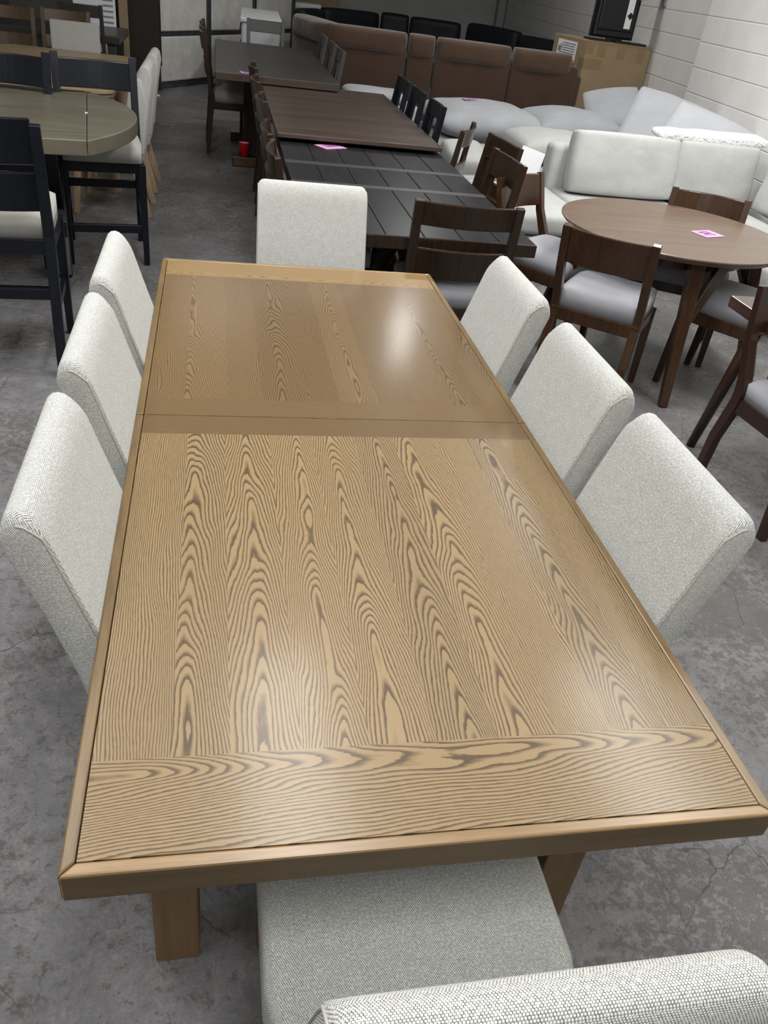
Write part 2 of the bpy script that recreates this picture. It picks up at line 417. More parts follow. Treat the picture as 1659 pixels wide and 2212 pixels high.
# ------------------------------------------------------------------ room (walls turned 5.6 degrees from the furniture rows)
AL = math.radians(5.583); CA, SA = math.cos(AL), math.sin(AL)
def W2(n, t): return (n*CA + t*SA, -n*SA + t*CA)      # n = distance along wall normal, t = along the right wall
DN, DF, TC, TB = 4.248, 4.449, 8.66, 19.87
NL, TF, HC = -6.0, -4.2, 4.6
mb = MB()
pl = [W2(NL-.3, TF-.3), W2(DF+.3, TF-.3), W2(DF+.3, TB+.3), W2(NL-.3, TB+.3)]
struct(mb.prism(pl, -.1, 0).build('floor', M['floor']))
struct(MB().prism(pl, HC, HC+.1).build('ceiling', M['ceil']))
def wall(name, n0, n1, t0, t1, m, zo=.1515, to=0):
    """box in wall coordinates, uv in metres along the wall / up"""
    mb = MB(); mb.box(n0, n1, t0, t1, 0, HC)
    o = mb.build(name, m); me = o.data; uv = me.uv_layers['uv']
    for p in me.polygons:
        for li in p.loop_indices:
            c = me.vertices[me.loops[li].vertex_index].co
            uv.data[li].uv = ((c.y if abs(p.normal.x) > .5 else c.x)+to, c.z-zo)
    o.rotation_euler = (0, 0, -AL)
    return struct(o)
wall('wall_right', DF, DF+.2, TF, TB+.2, M['block'], to=.1)
o = wall('trim_1', DN, DF, TF, TC, M['block'], to=.25)
wall('wall_back', NL, DF, TB, TB+.2, M['wall'])
wall('wall_left', NL-.2, NL, TF, TB+.2, M['wall'])
wall('wall_front', NL, DF, TF-.2, TF, M['wall'])
# pale pipe chase in the far right corner
MBp = MB().box(DF-.18, DF-.02, TB-.3, TB-.01, 0, HC); o = MBp.build('trim_2', M['ceil']); o.rotation_euler = (0, 0, -AL); struct(o)

# sectional door at the far left, standing at an angle
dx, dy = .53, .848
ang = math.degrees(math.atan2(dy, dx))
dr = struct(bpy.data.objects.new('door_1', None)); C.objects.link(dr); dr.location = (-.62, 12.36, 0); dr.rotation_euler = (0, 0, math.radians(ang))
p = MB()
for i in range(3):
    for k in range(5):
        p.box(.08+i*1.33, 1.33+i*1.33, 0, .05, .07+k*.62, .62+k*.62+.015, bev=.02)
p.build('panel', M['panel_white'], dr)
p = MB()
for i in range(4): p.box(-.06+i*1.33 + (.02 if i else 0), .06+i*1.33-(.02 if i else 0), -.035, .07, 0, 3.15)
for k in range(6): p.box(-.02, 4.0, .0, .06, .015+k*.62, .06+k*.62)
p.box(-.02, 4.0, -.04, .02, 0, .03)
p.build('frame', M['steel'], dr, bev=.006)

# ------------------------------------------------------------------ main oak table
TW, TL, TH, TT, BR = 1.067, 2.56, .762, .056, .0195
FB, MBW = .163, .0976
t = thing('dining_table', 'long oak dining table with wide plank top at the centre front', 'table')
def plank_mesh(rects):
    """rects: (x0,x1,y0,y1, along, centre offset, seed)"""
    bm = bmesh.new(); g = bm.loops.layers.uv.new('grain'); sd = bm.loops.layers.uv.new('seed')
    for x0, x1, y0, y1, al, s1, s2 in rects:
        vs = [bm.verts.new(p) for p in ((x0, y0, TH), (x1, y0, TH), (x1, y1, TH), (x0, y1, TH))]
        lo = [bm.verts.new((v.co.x, v.co.y, TH-.02)) for v in vs]
        fs = [bm.faces.new(vs)] + [bm.faces.new((lo[i], lo[(i+1) % 4], vs[(i+1) % 4], vs[i])) for i in range(4)]
        cx, cy = (x0+x1)/2, (y0+y1)/2
        for f in fs:
            for lp in f.loops:
                c = lp.vert.co
                uv = (c.x-cx, c.y) if al == 'y' else (c.y-cy, c.x)
                lp[g].uv = (uv[0], uv[1]+s2*1.3-.65); lp[sd].uv = (s1, s2)
    return bm
def planks(y0, y1, seed, cuts):
    rnd = random.Random(seed); out = []
    xs = [BR+.002] + cuts + [TW-BR-.002]
    for i in range(len(xs)-1):
        kind = SP[seed][i]
        s1 = kind[0]; out.append((xs[i], xs[i+1], y0, y1, 'y', s1, kind[1]))
    return out
# plank edges as fractions measured on the near half (front edge)
CUT = {1: [.135, .225, .335, .445, .555, .66, .765, .865, .965], 2: [.12, .235, .33, .46, .545, .655, .77, .88, .97]}
# (offset of the pith from the plank centre, seed): small offset = cathedral, large = straight grain
SP = {1: [(.16, .21), (.028, .83), (.004, .92), (-.01, .35), (.008, .71), (-.006, .55), (.012, .97), (.14, .12), (.01, .62), (-.12, .44)],
      2: [(.12, .31), (.05, .64), (-.09, .22), (.006, .87), (.07, .52), (-.004, .42), (.10, .93), (.13, .17), (.02, .73), (-.05, .57)]}
half = TL/2
bm1 = plank_mesh(planks(BR+FB, half-MBW, 1, CUT[1])); bm2 = plank_mesh(planks(half+MBW, TL-BR-FB, 2, CUT[2]))
def mesh_obj(name, bm, m, parent):
    bmesh.ops.recalc_face_normals(bm, faces=bm.faces)
    me = bpy.data.meshes.new(name); bm.to_mesh(me); bm.free(); me.materials.append(m)
    o = bpy.data.objects.new(name, me); C.objects.link(o); o.parent = parent; return o
mesh_obj('plank_panel', bm1, M['oak'], t); mesh_obj('plank_panel', bm2, M['oak_far_dim'], t)
X0, X1 = BR+.002, TW-BR-.002
G = .0012
for y0, y1, s1, s2, mm in ((BR+G, BR+FB, -.052, .9, 'oak'), (half-MBW, half-G, .10, .18, 'oak_far_dim'), (half+G, half+MBW, .11, .33, 'oak_far_dim'), (TL-BR-FB, TL-BR-G, .05, .75, 'oak_end')):
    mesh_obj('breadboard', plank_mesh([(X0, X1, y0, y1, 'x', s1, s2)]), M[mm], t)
def rail(poly, m):
    return MB().prism(poly, TH-TT, TH+.0005).build('edge_rail', m, t, bev=.0035)
e = .0006
rail([(e, 0), (TW-e, 0), (TW-BR-e, BR), (BR+e, BR)], M['oak_rail_x']); rail([(BR+e, TL-BR), (TW-BR-e, TL-BR), (TW-e, TL), (e, TL)], M['oak_rail_x'])
for a, b_, s0, s1 in ((0, half-e, 1, 0), (half+e, TL, 0, 1)):
    rail([(0, a+e), (BR, a+(BR if s0 else 0)+e), (BR, b_-(BR if s1 else 0)-e), (0, b_-e)], M['oak_rail'])
    rail([(TW-BR, a+(BR if s0 else 0)+e), (TW, a+e), (TW, b_-e), (TW-BR, b_-(BR if s1 else 0)-e)], M['oak_rail'])
MB().box(BR+.0005, TW-BR-.0005, BR+.0005, TL-BR-.0005, TH-TT+.004, TH-.016).build('core', M['seam'], t)
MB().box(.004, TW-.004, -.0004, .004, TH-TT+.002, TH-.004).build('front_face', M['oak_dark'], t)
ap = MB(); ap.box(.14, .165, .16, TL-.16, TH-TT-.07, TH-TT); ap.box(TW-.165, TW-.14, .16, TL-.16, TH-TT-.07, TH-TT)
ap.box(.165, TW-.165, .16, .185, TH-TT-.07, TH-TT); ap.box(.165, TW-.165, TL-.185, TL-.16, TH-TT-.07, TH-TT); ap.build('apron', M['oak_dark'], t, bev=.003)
for x0 in (.078, TW-.168):
    for y0 in (.265, TL-.355):
        MB().box(x0, x0+.09, y0, y0+.09, 0, TH-TT).build('leg', M['oak_leg'], t, bev=.004)

# ------------------------------------------------------------------ cream upholstered chairs round the oak table
PROF = [(.02, .40), (0.0, .47), (-.030, .59), (-.077, .756), (-.107, .850), (-.133, .935), (-.140, .957), (-.147, .974), (-.155, .988), (-.164, .999), (-.174, 1.007), (-.185, 1.010), (-.196, 1.008), (-.205, 1.000), (-.211, .988), (-.214, .972), (-.214, .955), (-.194, .886), (-.164, .803), (-.122, .655), (-.088, .50), (-.07, .34), (.02, .34)]
def make_parsons(label):
    t = thing('upholstered_dining_chair', label, 'chair')
    w = .232
    mb = MB(); bm = mb.bm
    off = [0, .003, .008, .016, .028]; rr = .028
    drop = [.021, rr-math.sqrt(rr*rr-.025**2)+.001, rr-math.sqrt(rr*rr-.02**2), rr-math.sqrt(rr*rr-.012**2), 0]
    xs = [-w+q for q in off] + [-.1, .1] + [w-q for q in off[::-1]]; DROP = drop + [0, 0] + drop[::-1]
    # slightly crowned shell: profile swept across the width, ends pulled in to soften the side edge
    rings = []
    cy = -.12; cz = .75
    for i, x in enumerate(xs):
        k = 0.006 if i in (0, len(xs)-1) else 0
        wsc = 1.0
        ring = []
        for (y, z) in PROF:
            top = max(0, min(1, (z-.950)/.045))
            xx = x*(1.0 - .02*max(0, (z-.5)/.5))
            zz = z - DROP[i]*top
            yy = y + (k if y < -.12 - (z-.5)*.0 and (y < -(z-.48)*.29-.05) else (-k if y > -(z-.48)*.29-.03 else 0))
            ring.append(bm.verts.new((xx, yy, zz)))
        rings.append(ring)
    n = len(PROF)
    for a, b_ in zip(rings, rings[1:]):
        for j in range(n): bm.faces.new((a[j], a[(j+1) % n], b_[(j+1) % n], b_[j]))
    bm.faces.new(rings[0][::-1]); bm.faces.new(rings[-1])
    back = mb.build('backrest', M['cream'], t, smooth=True, bev=.005, seg=2)
    for sx in (-1, 1):
        pts = []
        for (y, z) in PROF[1:12]:
            xx = w*(1.0 - .02*max(0, (z-.5)/.5))
            front = y > -(z-.48)*.29-.05
            pts.append((sx*(xx-.0005), y + (-.006 if front else .006)*(1 if z < .97 else .3), z - (.0205*min(1, (z-.950)/.045) if z > .950 else 0)))
        MB().tube(pts, .0022, 6).build('welt', M['welt'], back, smooth=True)
    mb = MB()
    poly = [(-w+.003, -.02), (w-.003, -.02), (.255, .10), (.255, .44), (-.255, .44), (-.255, .10)]
    mb.prism([(x, y) for x, y in poly], .355, .48)
    mb.build('seat', M['cream'], t, smooth=True, bev=.022, seg=4)
    for sx in (-1, 1):
        MB().bar((sx*.215, .405, .36), (sx*.225, .425, 0), .045, .045, w1=.036, d1=.036).build('leg', M['oak_leg'], t, bev=.003)
        MB().bar((sx*.195, -.02, .36), (sx*.20, -.10, 0), .045, .045, w1=.036, d1=.036).build('leg', M['oak_leg'], t, bev=.003)
    return t
pars = placer(make_parsons)
GP = 'cream upholstered chairs round the oak table'
pars((.078, .695, 0), -90, 'cream upholstered chair at the left side of the oak table, nearest of three', GP)
pars((.078, 1.270, 0), -90, 'cream upholstered chair in the middle of the left side of the oak table', GP)
pars((.078, 1.820, 0), -90, 'cream upholstered chair at the left side of the oak table, farthest of three', GP)
pars((1.0, .672, 0), 90, 'cream upholstered chair at the right side of the oak table, nearest of three', GP)
pars((1.0, 1.222, 0), 90, 'cream upholstered chair in the middle of the right side of the oak table', GP)
pars((.994, 1.830, 0), 90, 'cream upholstered chair at the right side of the oak table, farthest of three', GP)
pars((.600, 2.700, 0), 180, 'cream upholstered chair facing the viewer across the far end of the oak table', GP)
pars((.530, -.136, 0), 0, 'cream upholstered chair seen from behind at the near end of the oak table', GP)

# ------------------------------------------------------------------ slat-back wooden chairs
def slat_chair(name, label, cat, wood_m, seat_m, seat_h, top, w=.49, slats=((.852, .96), (.605, .748)), lean=.16, sag=.035, depth=.43,
               stretch=False, post=.04, bend=.0, hole=None, domed=.05, taper=1.0):
    """local: back at y=0 (seat height), facing +y"""
    t = thing(name, label, cat)
    hw = w/2
    def yb(z):
        return -lean*(z-seat_h) if z > seat_h else -.28*lean*2*(seat_h-z)
    for sx in (-1, 1):
        x = sx*(hw-.02)
        zs = [0, seat_h*.5, seat_h*.9, seat_h, seat_h+.06, (seat_h+top)/2, top]
        pts = [(x, yb(z) + (bend*.03 if abs(z-seat_h) < .07 else 0), z) for z in zs]
        MB().path(pts, post, [.036, .042, .048, .050, .048, .040, .032]).build('back_post', wood_m, t, bev=.003)
        MB().bar((sx*(hw*taper-.022), depth-.03, seat_h-.03), (sx*(hw*taper-.02), depth+.0, 0), .044, .044, w1=.034, d1=.034).build('leg', wood_m, t, bev=.003)
    for z0, z1 in slats:
        MB().arc_slat(-hw+.035, hw-.035, yb(z0), z0, z1, sag, .02, lean=-lean).build('back_slat', wood_m, t, smooth=False, bev=.006)
    if hole:
        hz0, hz1, hx = hole
        for a, b_ in ((-hw+.035, -hx), (hx, hw-.035)): MB().arc_slat(a, b_, yb(hz0)-.012, hz0, hz1, .0, .02, lean=-lean).build('back_stile', wood_m, t, bev=.003)
    mb = MB(); z0, z1 = seat_h-.085, seat_h-.02
    mb.box(-hw+.03, hw-.03, .0, .022, z0, z1); mb.box(-hw*taper+.03, hw*taper-.03, depth-.045, depth-.02, z0, z1)
    mb.box(-hw+.008, -hw+.03, 0, depth-.03, z0, z1); mb.box(hw-.03, hw-.008, 0, depth-.03, z0, z1)
    mb.build('seat_rail', wood_m, t, bev=.003)
    mb = MB(); mb.pillow(w-.03, depth+.0, domed*2, edge=.45, p=5, n=10, flat=True, mtx=T(0, depth/2+.012, seat_h-.02+domed))
    # flat-bottomed pad: lower half trimmed by the flat option, so shift the pad onto the rails
    for v in mb.bm.verts:
        if v.co.z < seat_h-.02: v.co.z = seat_h-.02
    mb.build('seat', seat_m, t, smooth=True)
    if stretch:
        for z, yy in ((.20, depth-.012), (.26, None)):
            if yy is not None:
                MB().box(-hw+.03, hw-.03, yy-.018, yy+.012, z, z+.05).build('stretcher', wood_m, t, bev=.003)
            else:
                for sx in (-1, 1): MB().bar((sx*(hw-.025), yb(z+.03), z+.03), (sx*(hw-.025), depth-.01, z+.03), .022, .04, up=(0, 0, 1)).build('stretcher', wood_m, t, bev=.002)
        MB().box(-hw+.03, hw-.03, yb(.38)-.01, yb(.38)+.012, .36, .41).build('stretcher', wood_m, t, bev=.003)
    return t

# -- espresso plank table (nearest in the middle row)
T2H = .775
t2 = thing('plank_dining_table', 'dark espresso plank table with two pale cross bands behind the oak table', 'table')
x0, x1, y0, y1 = .60, 1.70, 3.04, 5.36
mb = MB(); nb = 6; wv = (x1-x0)/nb
for i in range(nb):
    for a, b_ in ((y0, 3.93), (4.0, 4.43), (4.50, y1)):
        mb.box(x0+i*wv+.002, x0+(i+1)*wv-.002, a, b_, T2H-.028, T2H)
mb.build('tabletop', M['espresso_top'], t2, bev=.003)
MB().box(x0+.004, x1-.004, y0+.004, y1-.004, T2H-.055, T2H-.012).build('tabletop_core', M['espresso'], t2)
for a, b_ in ((3.932, 3.998), (4.432, 4.498)): MB().box(x0, x1, a, b_, T2H-.028, T2H+.001).build('leaf_band', M['band'], t2, bev=.002)
mb = MB(); mb.box(x0, x1, y0-.004, y0+.02, T2H-.06, T2H-.002); mb.box(x0, x1, y1-.02, y1, T2H-.06, T2H-.03); mb.box(x0, x0+.02, y0+.02, y1-.02, T2H-.06, T2H-.03); mb.box(x1-.02, x1, y0+.02, y1-.02, T2H-.06, T2H-.03)
mb.build('apron', M['espresso'], t2, bev=.003)
for yy in (3.62, 4.78):
    mb = MB(); mb.box(.82, 1.48, yy-.04, yy+.04, 0, .07); mb.box(.85, 1.45, yy-.04, yy+.04, T2H-.12, T2H-.055)
    mb.bar((.90, yy, .07), (1.15, yy, T2H-.12), .08, .07, up=(0, 1, 0)); mb.bar((1.40, yy, .07), (1.15, yy, T2H-.12), .08, .07, up=(0, 1, 0))
    mb.build('trestle', M['espresso'], t2, bev=.004)
# -- walnut counter table
T3H = .83
t3 = thing('extending_table', 'brown walnut table with lengthways streaked top behind the espresso plank table', 'table')
x0, x1, y0, y1 = .585, 1.69, 5.015, 7.38
MB().box(x0, x1, y0, y1, T3H-.03, T3H).build('tabletop', M['walnut_top'], t3, bev=.006, seg=3)
mb = MB(); mb.box(x0+.1, x1-.1, y0+.40, y0+.43, T3H-.10, T3H-.03); mb.box(x0+.1, x1-.1, y1-.13, y1-.1, T3H-.10, T3H-.03); mb.box(x0+.1, x0+.13, y0+.43, y1-.13, T3H-.10, T3H-.03); mb.box(x1-.13, x1-.1, y0+.43, y1-.13, T3H-.10, T3H-.03)
mb.build('apron', M['espresso'], t3, bev=.003)
for xx in (x0+.14, x1-.14):
    for yy in (y0+.46, y1-.16): MB().bar((xx, yy, T3H-.03), (xx, yy, 0), .07, .07, w1=.05, d1=.05).build('leg', M['espresso'], t3, bev=.003)
# -- slate counter-height table (farthest in the row)
T4H = .90
t4 = thing('counter_table', 'dark slate grey table with thick top, farthest of the middle row', 'table')
x0, x1, y0, y1 = .19, 1.255, 7.14, 9.90
MB().box(x0, x1, y0, y1, T4H-.062, T4H).build('tabletop', M['slate_top'], t4, bev=.01, seg=3)
MB().box(x0+.01, x1-.01, y0-.002, y0+.03, T4H-.06, T4H-.008).build('edge_band', M['walnut_top'], t4)
for yy in (8.05, 9.3):
    mb = MB(); mb.box(.36, 1.08, yy-.16, yy+.10, 0, .09); mb.box(.42, 1.02, yy-.05, yy+.05, T4H-.14, T4H-.062)
    mb.box(.46, .60, yy-.06, yy+.06, .09, T4H-.14); mb.box(.84, .98, yy-.06, yy+.06, .09, T4H-.14); mb.build('trestle', M['espresso'], t4, bev=.006)
MB().box(.368, .66, 8.05-.166, 8.05-.16, .01, .085).build('foot_face', M['brown_wood'], t4)
cup = thing('plastic_cup', 'red plastic cup standing on the foot of the slate grey table', 'cup', (.47, 7.933, .09)); cup.scale = (1.2, 1.2, 1.2)
MB().lathe([(.029, 0), (.045, .105), (.047, .108), (.044, .108), (.043, .10), (.029, .006)], 24).build('cup_body', M['red'], cup, smooth=True)
MB().lathe([(.0285, .004), (.0425, .101), (.0415, .101), (.0275, .007)], 24).build('cup_lining', M['white_paper'], cup, smooth=True)

# -- chairs of the espresso table
def esp(label): return slat_chair('slat_back_chair', label, 'chair', M['espresso'], M['seat_grey'], .47, .962, w=.50)
espc = placer(esp)
GE = 'espresso slat back chairs along the plank table'
espc((1.315, 3.02, 0), -3, 'espresso slat back chair at the near end of the plank table', GE)
espc((.575, 3.80, 0), -90, 'espresso slat back chair left of the plank table, right behind the far cream chair', GE)
espc((.57, 4.40, 0), -90, 'espresso slat back chair left of the plank table, second behind the far cream chair', GE)
espc((1.80, 5.13, 0), 66, 'espresso slat back chair turned edge on at the far right of the plank table', GE)
def esph(label): return slat_chair('window_back_chair', label, 'chair', M['espresso'], M['seat_grey'], .47, .975, w=.50, slats=((.83, .972), (.56, .72)), hole=(.71, .84, .165), sag=.012)
esphc = placer(esph)
esphc((1.765, 4.08, 0), 93, 'dark chair with square opening in its back, between plank table and round table', 'window back chairs by the plank table')
esphc((1.90, 4.60, 0), 96, 'dark window back chair half hidden behind its twin, right of the plank table', 'window back chairs by the plank table')
# -- chairs of the walnut table
def wal(label): return slat_chair('window_back_chair', label, 'chair', M['black'], M['seat_grey'], .55, 1.03, w=.44, slats=((.93, 1.028), (.66, .79)), hole=(.78, .94, .075), sag=.01)
walc = placer(wal)
GW = 'near-black window back chairs at the walnut table'
for i, (y, x, lab) in enumerate(((5.58, 1.68, 'black chair with square back opening, right of the walnut table, nearest of three'),
                 (6.23, 1.68, 'black chair with square back opening, right of the walnut table, middle of three'),
                 (6.85, 1.68, 'black chair with square back opening, right of the walnut table, farthest of three'))):
    walc((x, y, 0), 90, lab, GW)
def wall_l(label): return slat_chair('slat_back_chair', label, 'chair', M['espresso'], M['seat_grey'], .53, 1.02, w=.46, slats=((.88, 1.018), (.66, .78)), sag=.045)
wlc = placer(wall_l)
GL = 'curved slat chairs on the left of the walnut table'
wlc((.575, 5.08, 0), -90, 'dark chair with curved top slat, left of the walnut table, nearest of three', GL)
wlc((.575, 5.95, 0), -90, 'dark chair with curved top slat, left of the walnut table, middle of three', GL)
wlc((.585, 6.75, 0), -90, 'dark chair with curved top slat, left of the walnut table, farthest of three', GL)
# -- chairs of the slate table
def sla(label): return slat_chair('counter_chair', label, 'chair', M['espresso'], M['seat_cream'], .50, 1.075, w=.48, slats=((.92, 1.07), (.70, .80)), sag=.03, domed=.055, lean=.15)
slac = placer(sla)
GS = 'dark counter chairs on the left of the slate table'
slac((.165, 8.62, 0), -90, 'dark wooden chair with cream seat, left of the slate table, nearest of three', GS)
slac((.155, 9.20, 0), -90, 'dark wooden chair left of the slate table, middle of three, mostly hidden', GS)
slac((.15, 9.78, 0), -90, 'dark wooden chair left of the slate table, farthest of three, only its top showing', GS)
def slr(label): return slat_chair('slatted_counter_chair', label, 'chair', M['slate_wood'], M['seat_grey'], .60, 1.10, w=.46, slats=((.99, 1.098), (.70, .80)), hole=(.79, 1.0, .07), sag=.01)
slrc = placer(slr)
GR = 'grey wash chairs on the right of the slate table'
slrc((1.27, 7.92, 0), 90, 'grey wash chair right of the slate table, nearest of three', GR)
slrc((1.27, 8.55, 0), 90, 'grey wash chair right of the slate table, middle of three', GR)
slrc((1.27, 9.35, 0), 90, 'grey wash chair right of the slate table, farthest of three', GR)
tt = slat_chair('counter_chair', 'grey chair at the far end of the slate table, before the white dresser', 'chair', M['slate_wood'], M['seat_grey'], .60, 1.105, w=.44, slats=((.975, 1.10), (.72, .80)), sag=.012)
tt.location = (.775, 10.37, 0); tt.rotation_euler = (0, 0, PI)

# ------------------------------------------------------------------ round brown table and its chairs
RTC = (2.69, 3.585); RTH = .775
rt = thing('round_table', 'round brown dining table with pink tag, right of the espresso plank table', 'table', (*RTC, 0))
MB().lathe([(.56, RTH-.04), (.598, RTH-.032), (.622, RTH-.008), (.622, RTH-.002), (.616, RTH), (.2, RTH)], 72).build('tabletop', M['umber_top'], rt, smooth=False)
mb = MB()
mb.lathe([(.40, RTH-.11), (.42, RTH-.11), (.42, RTH-.04), (.40, RTH-.04)], 48); mb.build('apron', M['umber'], rt)
for a in (259, 349, 79, 169):
    c_, s_ = math.cos(math.radians(a)), math.sin(math.radians(a))
    MB().bar((c_*.50, s_*.50, RTH-.04), (c_*.665, s_*.665, 0), .075, .062, up=(c_, s_, 0), w1=.046, d1=.046).build('leg', M['umber'], rt, bev=.006)
    MB().bar((c_*.43-s_*.17, s_*.43+c_*.17, RTH-.04), (c_*.575, s_*.575, .40), .06, .05, up=(c_, s_, 0), w1=.035, d1=.04).build('leg_brace', M['umber'], rt, bev=.004)
def rch(label): return slat_chair('curved_back_chair', label, 'chair', M['umber'], M['seat_grey'], .47, .875, w=.47, slats=((.695, .868),), lean=.24, sag=.04, bend=1, domed=.055, depth=.44)
rchc = placer(rch)
GC = 'low backed brown chairs round the round table'
rchc((2.075, 3.02, 0), -37.7, 'brown curved back chair in front of the round table, its back to the viewer', GC)
rchc((2.01, 4.05, 0), -141, 'brown curved back chair at the left of the round table, behind the espresso chairs', GC)
rchc((3.11, 3.98, 0), 150, 'brown curved back chair on the far side of the round table', GC)
rchc((3.12, 3.04, 0), 38, 'brown chair tucked under the right of the round table, only seat and legs showing', GC)

# russet table and chair cut by the right edge of the photograph
rt2 = thing('russet_table', 'reddish brown table with round splayed legs at the right edge', 'table', (2.44, 2.52, 0))
MB().box(0, 1.3, -1.25, 0, .712, .762).build('tabletop', M['russet_top'], rt2, bev=.004)
for xx, yy, sx, sy in ((.13, -.10, -.06, .09), (1.17, -.10, .06, .09), (.13, -1.15, -.06, -.09), (1.17, -1.15, .06, -.09)):
    MB().tube([(xx, yy, .712), (xx+sx, yy+sy, 0)], .034, 20, r1=.021).build('leg', M['russet'], rt2, smooth=True)
rc = slat_chair('russet_chair', 'reddish brown chair with pale grey seat beside the russet table at the right edge', 'chair', M['russet'], M['seat_grey'], .47, .90, w=.48, slats=((.70, .895),), lean=.16, sag=.02, bend=1, depth=.44)
rc.location = (2.60, 2.19, 0); rc.rotation_euler = (0, 0, math.radians(186))

# ------------------------------------------------------------------ left: greige rounded table and black counter stools
gt = thing('rounded_counter_table', 'greige counter height table with rounded end and leaf seams at the left', 'table', (-.63, 4.58, 0), 7)
H = .91
arc = [(.27-1.2+1.2*math.cos(a), 1.2*math.sin(a)) for a in [math.asin(.76/1.2)*(k/14) for k in range(-14, 15)]]
cap = [(x+.12, y) for x, y in arc]
MB().prism(cap, H-.075, H).build('leaf_end', M['greige_top'], gt, bev=.005)
MB().prism([(-2.0, -.72), (-.9, -.80), (.116, -.757), (.116, .757), (-.9, .80), (-2.0, .72)], H-.075, H).build('leaf', M['greige_top'], gt, bev=.004)
mb = MB(); mb.box(-1.9, .112, -.585, -.580, H-.01, H+.0006); mb.box(-1.9, .112, .60, .605, H-.01, H+.0006); mb.build('leaf_seam', M['seam'], gt)
MB().box(.108, .122, -.03, -.008, H, H+.004).build('latch', M['white_paint'], gt)
mb = MB(); mb.box(-1.5, -.05, -.06, .06, .20, .30); mb.bar((-.10, -.28, H-.075), (-.10, .34, .0), .09, .09, up=(1, 0, 0)); mb.bar((-.10, .28, H-.075), (-.10, -.1, .0), .09, .09, up=(1, 0, 0), w1=.12, d1=.12)
mb.bar((-1.4, -.28, H-.075), (-1.4, .34, .0), .09, .09, up=(1, 0, 0)); mb.build('trestle', M['black'], gt, bev=.004)
def stool(label): return slat_chair('counter_stool', label, 'stool', M['black'], M['seat_cream'], .64, 1.103, w=.50, slats=((.945, 1.127), (.75, .915)), lean=.17, sag=.03, stretch=True, depth=.46, domed=.06, post=.044)
stc = placer(stool)
GB = 'black counter stools round the greige table'
stc((-.745, 3.13, 0), 4, 'black counter stool at the left edge in the foreground, its back to the viewer', GB)
def stool2(label): return slat_chair('counter_stool', label, 'stool', M['black'], M['seat_cream'], .64, 1.13, w=.50, slats=((.94, 1.10), (.745, .83)), lean=.17, sag=.03, stretch=True, depth=.46, domed=.06, post=.044)
stc2 = placer(stool2)
stc2((-.53, 5.20, 0), 188, 'black counter stool behind the rounded end of the greige table, cream seat showing', GB)
stc2((-1.03, 5.06, 0), 178, 'black counter stool behind the greige table, cut by the left edge', GB)

# light oak table with stacked rounded top, on round legs
ot = thing('oak_table', 'pale oak table with rounded corners and a fat round leg, behind the black stools', 'table', (0, 0, 0))
def rrect(x0, x1, y0, y1, r, n=6):
    out = []
    for cx, cy, a0 in ((x1-r, y1-r, 0), (x0+r, y1-r, 90), (x0+r, y0+r, 180), (x1-r, y0+r, 270)):
        for k in range(n+1):
            a = math.radians(a0+90*k/n); out.append((cx+r*math.cos(a), cy+r*math.sin(a)))
    return out
for i in range(3): MB().prism(rrect(-1.80+.01*i, -.56-.012*i, 6.45+.015*i, 8.72-.01*i, .14), .678+.028*(2-i)+.002, .706+.028*(2-i)).build('top_layer', M['light_oak'], ot, bev=.003)
for xx, yy in ((-.63, 6.56+.06), (-1.6, 6.62), (-.70, 8.5), (-1.6, 8.5)): MB().lathe([(.062, 0), (.062, .68)], 32, (xx, yy)).build('leg', M['light_oak'], ot, smooth=False)
# two cream wing-back chairs with raw oak legs
def wing(label):
    t = thing('wing_back_chair', label, 'chair')
    mb = MB(); hw = .24
    prof = [(.03, .42), (.0, .56), (-.05, .80), (-.085, .965), (-.105, 1.015), (-.14, 1.035), (-.175, 1.01), (-.185, .95), (-.16, .80), (-.125, .58), (-.09, .36), (.0, .36)]
    mb.prism(prof, -hw, hw, YZ)
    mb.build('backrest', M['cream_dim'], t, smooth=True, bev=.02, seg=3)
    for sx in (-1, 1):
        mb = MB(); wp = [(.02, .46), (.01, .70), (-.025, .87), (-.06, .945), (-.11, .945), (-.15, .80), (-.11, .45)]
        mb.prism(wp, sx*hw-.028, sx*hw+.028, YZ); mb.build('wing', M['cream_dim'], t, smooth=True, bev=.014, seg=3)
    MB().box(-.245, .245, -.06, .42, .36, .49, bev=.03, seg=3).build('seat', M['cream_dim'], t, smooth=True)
    for sx in (-1, 1):
        MB().bar((sx*.2, -.03, .37), (sx*.215, -.13, 0), .05, .05, w1=.036, d1=.036).build('leg', M['raw_oak'], t, bev=.002)
        MB().bar((sx*.2, .36, .37), (sx*.21, .40, 0), .05, .05, w1=.036, d1=.036).build('leg', M['raw_oak'], t, bev=.002)
    return t
wing_c = placer(wing)
wing_c((-.42, 6.10, 0), 90, 'cream wing back chair with raw oak legs beside the pale oak table, nearer of two', 'cream wing back chairs by the pale oak table')
wing_c((-.42, 6.86, 0), 90, 'cream wing back chair with raw oak legs beside the pale oak table, farther of two', 'cream wing back chairs by the pale oak table')
